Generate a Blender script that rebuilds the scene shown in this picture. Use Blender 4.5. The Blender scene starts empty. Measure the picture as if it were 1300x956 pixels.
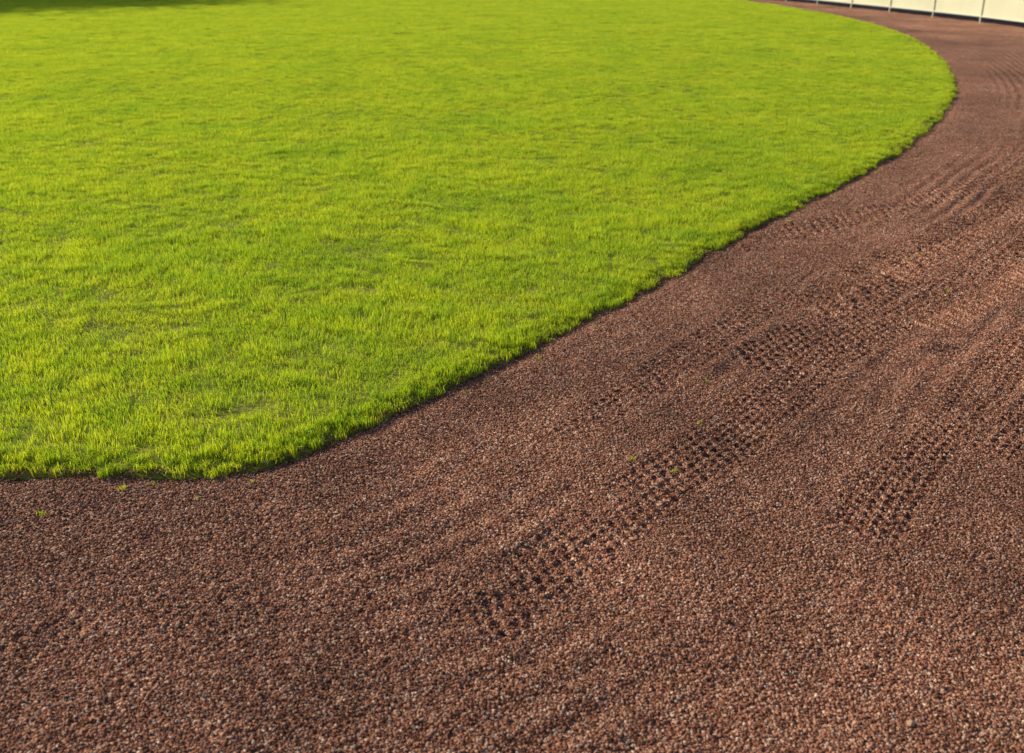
import bpy, math, random
import numpy as np
from mathutils import Vector, Matrix
rng=np.random.default_rng(7); random.seed(7)
scene=bpy.context.scene

# ------------------------------------------------------------------ helpers
def vnoise(x,y,scale,seed=0):
    # rotate lattice so noise cells never line up with the axes
    x=np.asarray(x);y=np.asarray(y)
    a=.6+seed*.37; x,y=x*math.cos(a)-y*math.sin(a),x*math.sin(a)+y*math.cos(a)
    x=x*scale+1000.0; y=y*scale+1000.0
    xi=np.floor(x).astype(np.int64); yi=np.floor(y).astype(np.int64)
    fx=x-xi; fy=y-yi
    fx=fx*fx*(3-2*fx); fy=fy*fy*(3-2*fy)
    def h(a,b):
        n=(a*73856093)^(b*19349663)^(seed*83492791+12345)
        n=(n^(n>>13))*1274126177
        n&=0x7fffffff
        n=(n^(n>>15))&0xffff
        return n/65535.0
    a=h(xi,yi);b=h(xi+1,yi);c=h(xi,yi+1);d=h(xi+1,yi+1)
    return (a*(1-fx)+b*fx)*(1-fy)+(c*(1-fx)+d*fx)*fy*1.0
def fbm(x,y,scale,seed=0,o=3):
    s=0;a=1;t=0
    for i in range(o):
        s=s+a*vnoise(x,y,scale*2**i,seed+i); t+=a; a*=.5
    return s/t*2-1
def smooth(a,b,x):
    t=np.clip((x-a)/(b-a),0,1); return t*t*(3-2*t)
def catmull(P,n):
    P=[np.array(p,float) for p in P]; out=[]
    for i in range(len(P)-1):
        p0=P[max(i-1,0)];p1=P[i];p2=P[i+1];p3=P[min(i+2,len(P)-1)]
        for k in range(n):
            t=k/n
            out.append(.5*((2*p1)+(-p0+p2)*t+(2*p0-5*p1+4*p2-p3)*t*t+(-p0+3*p1-3*p2+p3)*t**3))
    out.append(P[-1]); return np.array(out)
def polydist(x,y,P):
    best=np.full(x.shape,1e9); S=np.zeros(x.shape); L=np.zeros(x.shape); s0=0
    for i in range(len(P)-1):
        ax,ay=P[i];dx=P[i+1][0]-ax;dy=P[i+1][1]-ay
        l=math.hypot(dx,dy)
        if l<1e-9: continue
        t=np.clip(((x-ax)*dx+(y-ay)*dy)/(l*l),0,1)
        qx=x-(ax+t*dx);qy=y-(ay+t*dy); d=np.sqrt(qx*qx+qy*qy)
        m=d<best
        best[m]=d[m]; S[m]=(s0+t*l)[m]; L[m]=((qx*dy-qy*dx)/l)[m]
        s0+=l
    return best,S,L
def inside(x,y,P):
    r=np.zeros(x.shape,bool)
    n=len(P)
    for i in range(n):
        x1,y1=P[i];x2,y2=P[(i+1)%n]
        if y1==y2: continue
        c=((y1>y)!=(y2>y))&(x<(x2-x1)*(y-y1)/(y2-y1)+x1)
        r^=c
    return r
def offset(P,o):
    Q=[]
    for i in range(len(P)):
        a=P[max(i-1,0)]; b=P[min(i+1,len(P)-1)]; d=(b-a)/np.linalg.norm(b-a); Q.append(P[i]+np.array([d[1],-d[0]])*o)
    return np.array(Q)

# ------------------------------------------------------------------ site plan (metres)
corner=catmull([(-1.79,3.07),(-1.35,3.075),(-1.05,3.09),(-.86,3.15),(-.60,3.41),(-.43,3.64),(-.17,3.96),(.19,4.44),(.53,4.90),
 (.89,5.38),(1.55,6.37),(2.41,7.51),(2.99,8.34),(3.68,9.32),(4.58,10.86),(5.53,12.73),(6.39,14.81),(7.37,17.69),(8.47,21.87),
 (9.12,26.25),(9.37,31.1),(9.1,36.9),(8.1,43),(6.0,50),(2.5,57),(-3,64),(-11,70),(-22,74)],3)
EDGE=np.vstack([[(-60,2.6),(-8,2.95),(-4,3.02)],corner])
GRASS=np.vstack([EDGE,[(-60,74)]])
FENCE=catmull([(1.5,-9),(4.5,-4),(7.0,0),(9.3,5),(11.0,11),(12.0,17),(12.25,24.65),(12.05,28.5),(11.4,33.2),(10.2,40),(8.2,48),(4.5,56),(-2,65),(-11,72),(-24,77)],4)

TR=[ # centreline, width, depth, lug pitch, lateral pitch, strength
 (catmull([(-.16,2.17),(-.107,2.25),(.168,2.595),(.483,2.979),(.719,3.237),(1.05,3.66),(1.432,4.193),(2.266,5.03),(3.244,6.216),(5.0,8.9),(7,13)],3),.26,.0160,.050,.040,1.0),
 (catmull([(1.06,2.64),(1.125,2.729),(1.432,3.147),(1.858,3.682),(2.37,4.29),(3.3,5.4),(4.6,7.3)],3),.23,.0170,.048,.038,1.3),
 (catmull([(1.45,4.72),(1.6,4.9),(2.34,5.69),(3.02,6.41),(3.83,7.33),(5.6,10.2)],3),.36,.030,.095,.30,1.5),
 (catmull([(1.0,4.05),(1.5,4.55),(2.2,5.35),(3.3,6.75),(4.4,8.4),(6.3,12)],3),.24,.019,.060,.042,1.0),
 (catmull([(-2.4,1.95),(-1.6,2.15),(-.9,2.30),(-.3,2.42)],3),.24,.009,.05,.045,.5),
 (catmull([(.1,3.3),(.5,3.75),(.9,4.3),(1.6,5.3)],3),.22,.011,.052,.040,.65),
 (catmull([(1.3,5.9),(2.0,6.45),(2.9,7.1),(4.3,8.5),(6.2,11.8)],3),.28,.020,.080,.050,1.0),
 (catmull([(1.75,3.15),(2.05,3.5),(2.6,4.1),(3.5,5.1)],3),.24,.016,.05,.042,1.1),
 (catmull([(1.9,4.55),(2.5,5.1),(3.3,5.95),(4.4,7.5),(6,10.4)],3),.32,.026,.085,.30,1.2),
 (catmull([(1.45,2.15),(1.7,2.5),(2.05,2.9)],3),.2,.009,.05,.04,.4),
]
def height(x,y):
    x=np.asarray(x,float); y=np.asarray(y,float)
    h=fbm(x,y,1.3,3,3)*.012+fbm(x,y,7,11,2)*.006
    h+=fbm(x,y,45,21,2)*.0015
    de,_,_=polydist(x,y,EDGE)
    ins=inside(x,y,GRASS)
    wob=fbm(x,y,.8,31,2)*.06
    far=smooth(4.6,7.0,y)
    g=np.sin((de+wob)*2*math.pi/.115)*.0115*far*smooth(.30,.8,de)*np.clip(.62+1.0*fbm(x,y,.45,41,2),.1,1.15)
    g+=np.sin((de+wob)*2*math.pi/.13)*.0050*(1-far)*smooth(.10,.3,de)*np.clip(fbm(x,y,1.1,45,2)+.2,0,1)
    h+=g
    near=(y<13)&(y>1.4)&(x>-3)&(x<7.5)&(~ins)
    if near.any():
        xn=x[near];yn=y[near];hn=h[near]
        for k,(P,w,dep,p,q,fd) in enumerate(TR):
            d,s,l=polydist(xn,yn,P)
            l=l+fbm(xn,yn,3,60+k,2)*.022; s=s+fbm(xn,yn,6,70+k,2)*.016
            m=smooth(w/2+.02,w/2-.03,np.abs(l)+fbm(xn,yn,14,90+k,2)*.025)*(d<w)*smooth(.0,.12,s)
            fade=np.clip(fd*.75+.9*fbm(xn,yn,1.7,80+k,3),.05,1)
            if q<.2:
                col=np.floor(l/q)
                a=np.sin(2*math.pi*s/p+math.pi*(np.abs(col)%2)+ .5*np.sin(l*50))
                pit=smooth(-.45,.65,a)*smooth(0,.3,.5-np.abs((l/q)%1-.5))*(.45+.85*vnoise(xn,yn,22,77))
            else:
                a=np.sin(2*math.pi*(s/p)+np.abs(l)*22)
                pit=smooth(-.3,.5,a)
            berm=np.exp(-((np.abs(l)-w/2-.03)/.025)**2)*(d<w)*smooth(0,.1,s)
            hn=hn*(1-.7*m*fade)+fade*(-.001*m-dep*(pit-.35)*m+.003*berm)
        hn=hn+.028*np.exp(-(((xn-1.95)/.075)**2+((yn-4.30)/.035)**2))-.022*np.exp(-(((xn-2.0)/.07)**2+((yn-4.21)/.035)**2))
        h[near]=hn
    h-=.017*np.exp(-((de-.03)/.05)**2)*(.6+.5*fbm(x,y,3,95,2))
    h=np.where(ins,-.028,h)
    return h,de,ins

def link(o): scene.collection.objects.link(o); return o
def mesh_obj(name,verts,faces,mats=(),lk=True):
    m=bpy.data.meshes.new(name); m.from_pydata([tuple(v) for v in verts],[],faces); m.update()
    for a in mats: m.materials.append(a)
    o=bpy.data.objects.new(name,m)
    return link(o) if lk else o

# ------------------------------------------------------------------ materials
def newmat(n):
    m=bpy.data.materials.new(n); m.use_nodes=True; nt=m.node_tree; nt.nodes.clear()
    out=nt.nodes.new('ShaderNodeOutputMaterial'); return m,nt,out
def N(nt,t,**k):
    n=nt.nodes.new(t)
    for a,b in k.items(): setattr(n,a,b)
    return n
def ramp(nt,stops):
    r=N(nt,'ShaderNodeValToRGB'); e=r.color_ramp.elements
    while len(e)<len(stops): e.new(.5)
    for i,(p,c) in enumerate(stops): e[i].position=p; e[i].color=(*c,1)
    return r
def noise(nt,vec,scale,detail=3):
    n=N(nt,'ShaderNodeTexNoise'); n.inputs['Scale'].default_value=scale; n.inputs['Detail'].default_value=detail
    nt.links.new(vec,n.inputs['Vector']); return n
def mix(nt,a,b,f,mode='MIX'):
    m=N(nt,'ShaderNodeMix',data_type='RGBA',blend_type=mode)
    for s,i in ((f,0),(a,6),(b,7)):
        if isinstance(s,(int,float)): m.inputs[i].default_value=s
        elif isinstance(s,tuple): m.inputs[i].default_value=(*s,1)
        else: nt.links.new(s,m.inputs[i])
    return m.outputs[2]

STOPS=[(0,(.085,.036,.025)),(.22,(.18,.074,.048)),(.50,(.33,.140,.090)),(.74,(.46,.225,.152)),(.90,(.60,.37,.275)),(.94,(.36,.28,.24)),(1,(.82,.62,.50))]
def tone(nt,pos):
    n1=noise(nt,pos,.55,3); n2=noise(nt,pos,2.3,4)
    r=ramp(nt,[(.3,(.66,.65,.66)),(.7,(1.15,1.13,1.09))]); nt.links.new(n1.outputs[0],r.inputs[0])
    r2=ramp(nt,[(.3,(.80,.78,.78)),(.7,(1.12,1.11,1.11))]); nt.links.new(n2.outputs[0],r2.inputs[0])
    return mix(nt,r.outputs[0],r2.outputs[0],1.0,'MULTIPLY')
def gravel_sheet():
    m,nt,out=newmat('red_gravel_surface'); L=nt.links.new
    geo=N(nt,'ShaderNodeNewGeometry'); pos=geo.outputs['Position']
    v=N(nt,'ShaderNodeTexVoronoi'); v.inputs['Scale'].default_value=140; L(pos,v.inputs['Vector'])
    sep=N(nt,'ShaderNodeSeparateColor'); L(v.outputs['Color'],sep.inputs[0])
    r=ramp(nt,STOPS); L(sep.outputs[0],r.inputs[0])
    c=mix(nt,r.outputs[0],tone(nt,pos),1.0,'MULTIPLY')
    b=N(nt,'ShaderNodeBump'); b.inputs['Strength'].default_value=1; b.inputs['Distance'].default_value=.006; b.invert=True
    L(v.outputs['Distance'],b.inputs['Height'])
    p=N(nt,'ShaderNodeBsdfPrincipled'); p.inputs['Roughness'].default_value=.9; p.inputs['Specular IOR Level'].default_value=.1
    L(c,p.inputs['Base Color']); L(b.outputs[0],p.inputs['Normal']); L(p.outputs[0],out.inputs[0]); return m
def gravel_stone():
    m,nt,out=newmat('crushed_lava_stone'); L=nt.links.new
    geo=N(nt,'ShaderNodeNewGeometry'); pos=geo.outputs['Position']; oi=N(nt,'ShaderNodeObjectInfo')
    r=ramp(nt,STOPS); L(oi.outputs['Random'],r.inputs[0])
    c=mix(nt,r.outputs[0],tone(nt,pos),1.0,'MULTIPLY')
    p=N(nt,'ShaderNodeBsdfPrincipled'); p.inputs['Roughness'].default_value=.75; p.inputs['Specular IOR Level'].default_value=.25
    L(c,p.inputs['Base Color']); L(p.outputs[0],out.inputs[0]); return m
def grass_mat():
    m,nt,out=newmat('lawn_grass_blade'); L=nt.links.new
    geo=N(nt,'ShaderNodeNewGeometry'); pos=geo.outputs['Position']
    at=N(nt,'ShaderNodeAttribute',attribute_name='tip'); rb=N(nt,'ShaderNodeAttribute',attribute_name='rnd')
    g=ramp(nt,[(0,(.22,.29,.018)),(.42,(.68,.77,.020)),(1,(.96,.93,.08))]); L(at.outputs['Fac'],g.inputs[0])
    v=ramp(nt,[(0,(.52,.78,.8)),(.45,(1,1,1)),(.93,(1.02,1.0,1)),(1,(1.03,1.0,4.0))]); L(rb.outputs['Fac'],v.inputs[0])
    c=mix(nt,g.outputs[0],v.outputs[0],1.0,'MULTIPLY')
    n1=noise(nt,pos,.8,4); r1=ramp(nt,[(.32,(.82,.92,.9)),(.60,(1.02,1.01,1))]); L(n1.outputs[0],r1.inputs[0])
    c=mix(nt,c,r1.outputs[0],1.0,'MULTIPLY')
    n2=noise(nt,pos,5,3); r2=ramp(nt,[(.34,(.76,.87,.9)),(.58,(1.02,1.01,1))]); L(n2.outputs[0],r2.inputs[0])
    c=mix(nt,c,r2.outputs[0],1.0,'MULTIPLY')
    d=N(nt,'ShaderNodeBsdfDiffuse'); L(c,d.inputs[0]); t=N(nt,'ShaderNodeBsdfTranslucent'); L(c,t.inputs[0])
    ms=N(nt,'ShaderNodeMixShader'); ms.inputs[0].default_value=.55; L(d.outputs[0],ms.inputs[1]); L(t.outputs[0],ms.inputs[2])
    gl=N(nt,'ShaderNodeBsdfGlossy'); gl.inputs['Roughness'].default_value=.45; gl.inputs[0].default_value=(1,1,.7,1)
    m2=N(nt,'ShaderNodeMixShader'); m2.inputs[0].default_value=.035; L(ms.outputs[0],m2.inputs[1]); L(gl.outputs[0],m2.inputs[2])
    L(m2.outputs[0],out.inputs[0]); return m
def simple(name,cols,scale,rough=.9,bump=0):
    m,nt,out=newmat(name); L=nt.links.new
    geo=N(nt,'ShaderNodeNewGeometry'); n=noise(nt,geo.outputs['Position'],scale,5)
    r=ramp(nt,[(.3,cols[0]),(.7,cols[1])]); L(n.outputs[0],r.inputs[0])
    p=N(nt,'ShaderNodeBsdfPrincipled'); p.inputs['Roughness'].default_value=rough; L(r.outputs[0],p.inputs['Base Color'])
    if bump:
        b=N(nt,'ShaderNodeBump'); b.inputs['Distance'].default_value=bump; L(n.outputs[0],b.inputs['Height']); L(b.outputs[0],p.inputs['Normal'])
    L(p.outputs[0],out.inputs[0]); return m
M_gr=gravel_sheet(); M_st=gravel_stone(); M_grass=grass_mat()
M_turf=simple('turf_soil',((.16,.16,.02),(.26,.29,.025)),60,.95,.01)
M_field=simple('dry_ground',((.22,.21,.10),(.34,.31,.18)),.6,.95)
M_walk=simple('pale_paving',((.42,.36,.28),(.52,.45,.35)),2,.9)
M_white=simple('white_painted_steel',((.62,.61,.52),(.70,.69,.59)),6,.6)
M_board=simple('cream_board',((.54,.53,.40),(.61,.60,.46)),1.2,.6)
M_bark=simple('tree_bark',((.06,.045,.03),(.13,.10,.07)),8,.95,.02)
def leafmat():
    m,nt,out=newmat('tree_leaf'); L=nt.links.new
    geo=N(nt,'ShaderNodeNewGeometry'); n=noise(nt,geo.outputs['Position'],.9,3)
    r=ramp(nt,[(.3,(.03,.065,.015)),(.7,(.08,.13,.025))]); L(n.outputs[0],r.inputs[0])
    d=N(nt,'ShaderNodeBsdfDiffuse'); t=N(nt,'ShaderNodeBsdfTranslucent'); L(r.outputs[0],d.inputs[0]); L(r.outputs[0],t.inputs[0])
    ms=N(nt,'ShaderNodeMixShader'); ms.inputs[0].default_value=.3; L(d.outputs[0],ms.inputs[1]); L(t.outputs[0],ms.inputs[2]); L(ms.outputs[0],out.inputs[0]); return m
M_leaf=leafmat()

# ------------------------------------------------------------------ ground to the horizon
R=1500
mesh_obj('ground',[(-R,-R,-.06),(R,-R,-.06),(R,R,-.06),(-R,R,-.06)],[(0,1,2,3)],[M_field])

# ------------------------------------------------------------------ cinder track sheet
X=[-2.3]
while X[-1]<15: X.append(X[-1]+(.0075 if X[-1]<3.6 else .016))
pre=[];v=-2.3;s=.0075
while v>-60: s*=1.06; v-=s; pre.append(v)
X=np.array(pre[::-1]+X)
ys=[1.4]
while ys[-1]<80:
    y=ys[-1]; ys.append(y+.0075*max(1,(y/4.2))**(1.2 if y<30 else 2.2))
pre=[];v=1.4;s=.0075
while v>-9: s*=1.08; v-=s; pre.append(v)
Y=np.array(pre[::-1]+ys)
nx,ny=len(X),len(Y)
gx,gy=np.meshgrid(X,Y); gx=gx.ravel(); gy=gy.ravel()
OUT=np.vstack([offset(FENCE,1.0), [(-60,77),(-60,-9)]])
inG=inside(gx,gy,GRASS)
deep=np.zeros(len(gx),bool); deep[inG]=polydist(gx[inG],gy[inG],EDGE)[0]>.35
okv=~deep
t_=okv.copy(); okv[t_]=inside(gx[t_],gy[t_],OUT)
idx=np.arange(nx*ny).reshape(ny,nx)
f=np.stack([idx[:-1,:-1],idx[:-1,1:],idx[1:,1:],idx[1:,:-1]],-1).reshape(-1,4)
f=f[okv[f].all(1)]
used=np.zeros(nx*ny,bool); used[f.ravel()]=True
remap=np.cumsum(used)-1
ux,uy=gx[used],gy[used]; uz=height(ux,uy)[0]
co=np.stack([ux,uy,uz],1).astype(np.float32); f=remap[f].astype(np.int32)
me=bpy.data.meshes.new('cinder_track')
me.vertices.add(len(co)); me.vertices.foreach_set('co',co.ravel())
me.loops.add(f.size); me.loops.foreach_set('vertex_index',f.ravel())
me.polygons.add(len(f)); me.polygons.foreach_set('loop_start',np.arange(0,f.size,4,dtype=np.int32))
me.polygons.foreach_set('use_smooth',np.ones(len(f),bool))
me.update(calc_edges=True); me.materials.append(M_gr)
link(bpy.data.objects.new('cinder_track',me))
print('track verts',len(co))

# ------------------------------------------------------------------ turf sheet
def turf_z(x,y,de):
    return .004+.024*smooth(0,.12,de)+fbm(x,y,.9,91,3)*.008*smooth(0,.5,de)
def axis(lo,hi,step,lo2,hi2,gr):
    a=list(np.arange(lo,hi,step)); s=step; v=a[0]; pre=[]
    while v>lo2: s*=gr; v-=s; pre.append(v)
    s=step; v=a[-1]; post=[]
    while v<hi2: s*=gr; v+=s; post.append(v)
    return np.array(pre[::-1]+a+post)
tx=axis(-4,10,.05,-60,12,1.07); ty=axis(2.9,20,.05,2.4,76,1.05)
ax_,ay_=np.meshgrid(tx,ty); a1=ax_.ravel(); a2=ay_.ravel()
d1=polydist(a1,a2,EDGE)[0]; i1=inside(a1,a2,GRASS)
z1=np.where(i1,turf_z(a1,a2,d1)-.004,-.03)
idx=np.arange(len(a1)).reshape(len(ty),len(tx))
f=np.stack([idx[:-1,:-1],idx[:-1,1:],idx[1:,1:],idx[1:,:-1]],-1).reshape(-1,4)
f=f[i1[f].any(1)]
mesh_obj('turf_soil_layer',np.stack([a1,a2,z1],1),f.tolist(),[M_turf])

# ------------------------------------------------------------------ instancing helper
def gn_instancer(name,pts,rot,scl,pick,coll):
    me=bpy.data.meshes.new(name); me.vertices.add(len(pts)); me.vertices.foreach_set('co',np.asarray(pts,np.float32).ravel())
    a=me.attributes.new('rot','FLOAT_VECTOR','POINT'); a.data.foreach_set('vector',np.asarray(rot,np.float32).ravel())
    a=me.attributes.new('scl','FLOAT_VECTOR','POINT'); a.data.foreach_set('vector',np.asarray(scl,np.float32).ravel())
    a=me.attributes.new('pick','INT','POINT'); a.data.foreach_set('value',np.asarray(pick,np.int32))
    me.update(); o=link(bpy.data.objects.new(name,me))
    ng=bpy.data.node_groups.new(name+'_scatter','GeometryNodeTree')
    ng.interface.new_socket('Geometry',in_out='INPUT',socket_type='NodeSocketGeometry')
    ng.interface.new_socket('Geometry',in_out='OUTPUT',socket_type='NodeSocketGeometry')
    gi=ng.nodes.new('NodeGroupInput'); go=ng.nodes.new('NodeGroupOutput')
    ci=ng.nodes.new('GeometryNodeCollectionInfo'); ci.inputs['Collection'].default_value=coll
    ci.inputs['Separate Children'].default_value=True; ci.inputs['Reset Children'].default_value=True
    ip=ng.nodes.new('GeometryNodeInstanceOnPoints'); ip.inputs['Pick Instance'].default_value=True
    def na(n,t):
        q=ng.nodes.new('GeometryNodeInputNamedAttribute'); q.data_type=t; q.inputs['Name'].default_value=n; return q.outputs[0]
    l=ng.links.new
    l(gi.outputs[0],ip.inputs['Points']); l(ci.outputs[0],ip.inputs['Instance'])
    l(na('pick','INT'),ip.inputs['Instance Index']); l(na('rot','FLOAT_VECTOR'),ip.inputs['Rotation']); l(na('scl','FLOAT_VECTOR'),ip.inputs['Scale'])
    l(ip.outputs[0],go.inputs[0])
    md=o.modifiers.new('scatter','NODES'); md.node_group=ng
    return o

# ------------------------------------------------------------------ gravel stones
import bmesh
cs=bpy.data.collections.new('gravel_stone_shapes')
for k in range(6):
    bm=bmesh.new(); bmesh.ops.create_icosphere(bm,subdivisions=1,radius=1.0)
    for v in bm.verts:
        v.co=Vector((v.co.x*random.uniform(.75,1.25),v.co.y*random.uniform(.7,1.15),v.co.z*random.uniform(.6,1.0)))
    m=bpy.data.meshes.new('stone'); bm.to_mesh(m); bm.free(); m.materials.append(M_st)
    cs.objects.link(bpy.data.objects.new('stone_shape_%d'%k,m))
def scatter(x0,x1,y0,y1,dens,rmin,rmax):
    n=int((x1-x0)*(y1-y0)*dens)
    x=rng.uniform(x0,x1,n); y=rng.uniform(y0,y1,n)
    k=(np.abs(x)<(y*.62+1.0))
    k&=rng.random(n)<np.clip((19-y)/9,0,1)
    x=x[k];y=y[k]
    ins=inside(x,y,GRASS)
    k=~ins; k[ins]=polydist(x[ins],y[ins],EDGE)[0]<.03; x=x[k];y=y[k]
    z,de,ins=height(x,y); z=np.where(ins,.004,z)
    r=rmin+(rmax-rmin)*rng.random(len(x))**2.4
    return np.stack([x,y,z+r*.15],1),r
S=[scatter(-3.0,3.5,1.3,2.6,18000,.0022,.0058),scatter(-3.0,4.0,2.6,4.2,15000,.0024,.0057),scatter(-1.3,5.2,4.2,6.6,9500,.0027,.0056),
   scatter(.6,7.5,6.6,10,3600,.0032,.0060),scatter(2.8,12,10,19,1100,.0040,.0066),
   scatter(-3.0,4.5,1.3,6,25,.006,.011)]
P=np.vstack([s[0] for s in S]); r=np.concatenate([s[1] for s in S]); n=len(P)
print('stones',n)
rot=rng.uniform(0,6.28,(n,3)); scl=np.stack([r*rng.uniform(.85,1.2,n) for _ in range(3)],1)
gn_instancer('gravel',P,rot,scl,rng.integers(0,6,n),cs)

# ------------------------------------------------------------------ grass
def blade_patch(name,nb,rad,w,hmin,hmax,seed):
    rg=np.random.default_rng(seed); V=[];F=[];T=[];RN=[]
    for i in range(nb):
        a=rg.uniform(0,6.283); rr=rad*math.sqrt(rg.random()); x=rr*math.cos(a); y=rr*math.sin(a)
        h=rg.uniform(hmin,hmax); az=rg.uniform(0,6.283); ln=abs(rg.normal(.32,.32))*h; ww=w*rg.uniform(.7,1.25)
        fa=rg.uniform(0,6.283); cx,cy=math.cos(fa)*ww/2,math.sin(fa)*ww/2
        dx,dy=math.cos(az)*ln,math.sin(az)*ln; b=len(V); rn=rg.random()
        V+= [(x-cx,y-cy,-.008),(x+cx,y+cy,-.008),(x+dx*.35-cx*.85,y+dy*.35-cy*.85,h*.55),(x+dx*.35+cx*.85,y+dy*.35+cy*.85,h*.55),(x+dx,y+dy,h*(1-.25*min(1,ln/h)))]
        F+= [(b,b+1,b+3,b+2),(b+2,b+3,b+4)]; T+=[0,0,.55,.55,1]; RN+=[rn]*5
    o=mesh_obj(name,V,F,[M_grass],False); m=o.data
    q=m.attributes.new('tip','FLOAT','POINT'); q.data.foreach_set('value',T)
    q=m.attributes.new('rnd','FLOAT','POINT'); q.data.foreach_set('value',RN)
    return o
cg=bpy.data.collections.new('grass_tuft_shapes')
for k in range(5): cg.objects.link(blade_patch('grass_a_%d'%k,290,.105,.0024,.013,.038,k))
for k in range(3): cg.objects.link(blade_patch('grass_b_%d'%k,40,.028,.0023,.010,.034,20+k))
for k in range(4): cg.objects.link(blade_patch('grass_c_%d'%k,580,.23,.0044,.016,.038,40+k))
GP=[];GS=[];GK=[]
def lawn(x0,x1,y0,y1,sp,inset,k0,k1,smin,smax,edgeonly=0,jit=.3):
    x,y=np.meshgrid(np.arange(x0,x1,sp),np.arange(y0,y1,sp)); x=x.ravel();y=y.ravel()
    x=x+rng.uniform(-jit,jit,len(x))*sp; y=y+rng.uniform(-jit,jit,len(y))*sp
    k=np.abs(x)<(y*.66+1.5); x=x[k];y=y[k]
    ins=inside(x,y,GRASS); d=polydist(x,y,EDGE)[0]; sdv=np.where(ins,d,-d)
    lim=inset if not edgeonly else fbm(x,y,5,141,3)*.05-.004
    k=sdv>lim
    if edgeonly: k&=sdv<edgeonly
    x=x[k];y=y[k];d=np.maximum(sdv[k],0)
    hs=(1+.44*fbm(x,y,2.0,101,3)+.42*fbm(x,y,7,111,2))*rng.uniform(smin,smax,len(x))
    ws=rng.uniform(.95,1.15,len(x))
    GP.append(np.stack([x,y,turf_z(x,y,d)],1)); GS.append(np.stack([ws,ws,np.clip(hs,.45,2)],1)); GK.append(rng.integers(k0,k1,len(x)))
lawn(-5.5,5,3,9,.122,.085,0,5,.9,1.1)
lawn(-11,9,9,18,.135,.10,0,5,.85,1.2)
lawn(-34,12,18,46,.30,.2,8,12,.8,1.25)
lawn(-45,12,46,76,.42,.25,8,12,.9,1.2)
lawn(-5.5,5,2.85,9,.035,.0,5,8,.6,1.3,.13,.6)
lawn(1,11,9,32,.08,.0,5,8,1.0,1.5,.24,.6)
# weeds straying into the gravel
n=7000; x=rng.uniform(-3,5,n); y=rng.uniform(1.6,9,n); k=~inside(x,y,GRASS); x=x[k];y=y[k]; d=polydist(x,y,EDGE)[0]
pr=.40*np.exp(-d/.09)+.007+.5*np.exp(-((x-.36)**2+(y-3.25)**2)/.02)
k=rng.random(len(x))<pr; x=x[k];y=y[k]; z=height(x,y)[0]
GP.append(np.stack([x,y,z],1)); s=rng.uniform(.2,.6,len(x)); GS.append(np.stack([s,s,s],1)); GK.append(rng.integers(5,8,len(x)))
P=np.vstack(GP); S_=np.vstack(GS); K=np.concatenate(GK); n=len(P)
print('grass tufts',n)
rot=np.stack([rng.normal(0,.11,n),rng.normal(0,.11,n),rng.uniform(0,6.28,n)],1)
rot[K>=8,:2]*=.4
gn_instancer('grass_field',P,rot,S_,K,cg)

# ------------------------------------------------------------------ boundary fence
fence=link(bpy.data.objects.new('boundary_fence',None))
seg=np.hypot(*np.diff(FENCE,axis=0).T); cum=np.concatenate([[0],np.cumsum(seg)])
def at(s): return np.array([np.interp(s,cum,FENCE[:,0]),np.interp(s,cum,FENCE[:,1])])
s_ref=cum[np.argmin(np.abs(FENCE[:,1]-24.65))]
ps=np.arange(s_ref%2.5,cum[-1],2.5)
def boxbm(bm,p,q,hw,z0,z1):
    d=(q-p)/np.linalg.norm(q-p); nrm=np.array([-d[1],d[0]])*hw
    c=[p-nrm,q-nrm,q+nrm,p+nrm]
    v=[bm.verts.new((a[0],a[1],z0)) for a in c]+[bm.verts.new((a[0],a[1],z1)) for a in c]
    for fc in ((3,2,1,0),(4,5,6,7),(0,1,5,4),(1,2,6,5),(2,3,7,6),(3,0,4,7)): bm.faces.new([v[i] for i in fc])
bp,brr,bb=bmesh.new(),bmesh.new(),bmesh.new()
for i,s in enumerate(ps):
    p=at(s)
    bmesh.ops.create_cone(bp,cap_ends=True,segments=12,radius1=.022,radius2=.022,depth=1.2,matrix=Matrix.Translation((p[0],p[1],.55)))
    bmesh.ops.create_uvsphere(bp,u_segments=10,v_segments=6,radius=.028,matrix=Matrix.Translation((p[0],p[1],1.16)))
    if i+1<len(ps):
        q=at(ps[i+1]); d=(q-p)/np.linalg.norm(q-p); nr=np.array([d[1],-d[0]])
        boxbm(brr,p,q,.018,1.05,1.09); boxbm(brr,p,q,.015,.155,.18)
        boxbm(bb,p+nr*.035+d*.015,q+nr*.035-d*.015,.008,.16,1.04)
for nm,bmx,mt in (('posts',bp,M_white),('rails',brr,M_white),('boards',bb,M_board)):
    m=bpy.data.meshes.new(nm); bmx.to_mesh(m); bmx.free(); m.materials.append(mt); o=link(bpy.data.objects.new(nm,m)); o.parent=fence
A=offset(FENCE,.9); B=offset(FENCE,5)
V=[];F=[]
for i in range(len(FENCE)):
    V+=[(*A[i],.022),(*B[i],.022)]
    if i: F.append((2*i-2,2*i-1,2*i+1,2*i))
mesh_obj('paved_walkway',V,F,[M_walk])

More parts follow.
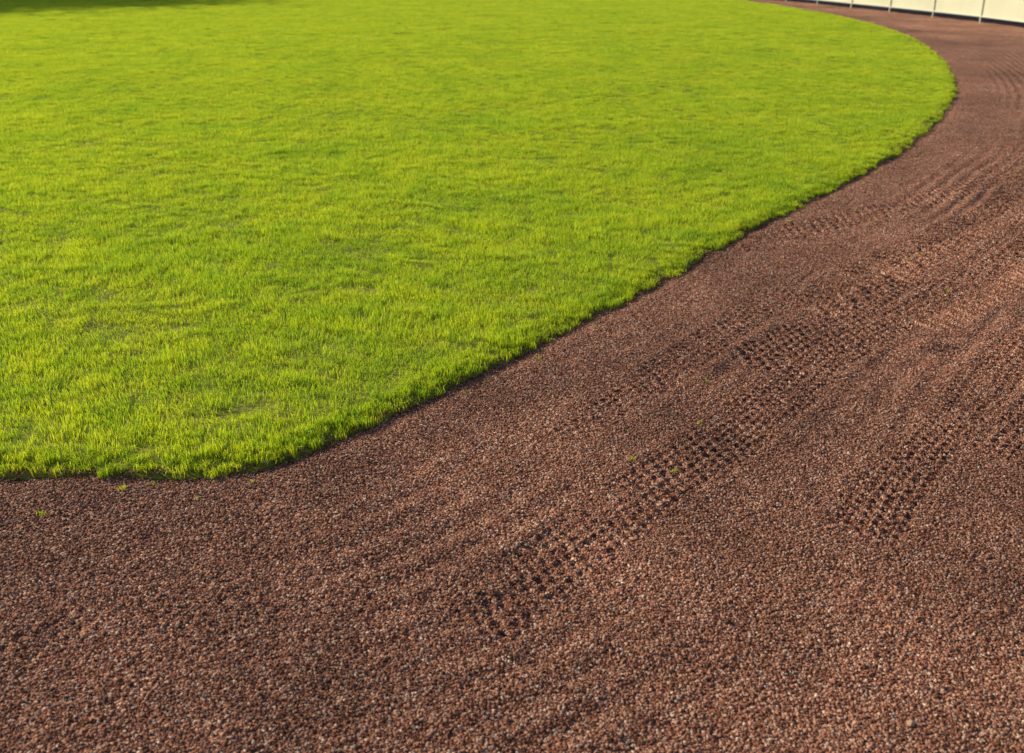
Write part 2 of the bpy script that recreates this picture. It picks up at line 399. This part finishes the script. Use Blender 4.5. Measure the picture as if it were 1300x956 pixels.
# ------------------------------------------------------------------ trees at the far left of the field
def tree(loc,H,seed):
    rg=random.Random(seed); V=[];F=[];MI=[]
    def limb(p,q,r0,r1,n=8):
        d=(q-p).normalized(); u=d.orthogonal().normalized(); w=d.cross(u); b=len(V)
        for c,r in ((p,r0),((p+q)/2+u*r0*.6,(r0+r1)/2),(q,r1)):
            for k in range(n): a=k*6.283/n; V.append(c+u*r*math.cos(a)+w*r*math.sin(a))
        for l in range(2):
            for k in range(n): F.append((b+l*n+k,b+l*n+(k+1)%n,b+l*n+n+(k+1)%n,b+l*n+n+k)); MI.append(0)
    top=Vector((rg.uniform(-.4,.4),rg.uniform(-.4,.4),H*.75)); limb(Vector((0,0,-.2)),top,H*.03,H*.008)
    ends=[top]
    for i in range(18):
        t=rg.uniform(.28,.95); p=top*t; a=rg.uniform(0,6.283); l=H*rg.uniform(.16,.34)*(1.15-t*.6)
        q=p+Vector((math.cos(a)*l,math.sin(a)*l,l*rg.uniform(.3,.9))); limb(p,q,H*.011,H*.003,6); ends+=[q,(p+q*2)/3]
    for e in ends:
        R_=H*rg.uniform(.07,.13)
        for j in range(280):
            c=e+Vector((rg.gauss(0,1),rg.gauss(0,1),rg.gauss(0,.75)))*R_*.75
            s=rg.uniform(.09,.2); u=Vector((rg.gauss(0,1),rg.gauss(0,1),rg.gauss(0,1))).normalized(); w=u.orthogonal().normalized(); b=len(V)
            V.extend([c-u*s,c+w*s*.6,c+u*s,c-w*s*.6]); F.append((b,b+1,b+2,b+3)); MI.append(1)
    o=mesh_obj('deciduous_tree',V,F,[M_bark,M_leaf]); o.data.polygons.foreach_set('material_index',MI); o.location=loc
for i,(x,y,H) in enumerate([(-38,40.5,16),(-36.5,43.5,16.5),(-36,47,17),(-39,51,16),(-35,56,15.5),(-40,61,15),(-37,67,14),(-42,73,13)]): tree((x,y,-.03),H,i)

# ------------------------------------------------------------------ light
EL=math.radians(28.5); AZ=math.radians(291)   # clockwise from +Y
w=bpy.data.worlds.new('World'); scene.world=w; w.use_nodes=True; nt=w.node_tree
bg=nt.nodes['Background']; sk=nt.nodes.new('ShaderNodeTexSky'); sk.sky_type='NISHITA'; sk.sun_disc=False
sk.sun_elevation=EL; sk.sun_rotation=AZ; nt.links.new(sk.outputs[0],bg.inputs[0]); bg.inputs[1].default_value=.095
ld=bpy.data.lights.new('sun','SUN'); ld.energy=5; ld.angle=math.radians(.5); ld.color=(1,.89,.64)
so=link(bpy.data.objects.new('sun',ld)); sd=Vector((math.sin(AZ)*math.cos(EL),math.cos(AZ)*math.cos(EL),math.sin(EL)))
so.rotation_euler=(-sd).to_track_quat('-Z','Y').to_euler()

# ------------------------------------------------------------------ camera
cd=bpy.data.cameras.new('camera'); cam=link(bpy.data.objects.new('camera',cd)); scene.camera=cam
cam.location=(0,0,1.7); cam.rotation_euler=(math.radians(90-21.3),0,0)
cd.lens=35; cd.sensor_width=36; cd.shift_y=-45/1300; cd.clip_end=4000; cd.clip_start=.05
cd.dof.use_dof=True; cd.dof.focus_distance=3.9; cd.dof.aperture_fstop=3.6
scene.view_settings.view_transform='Standard'; scene.view_settings.look='None'; scene.view_settings.exposure=0
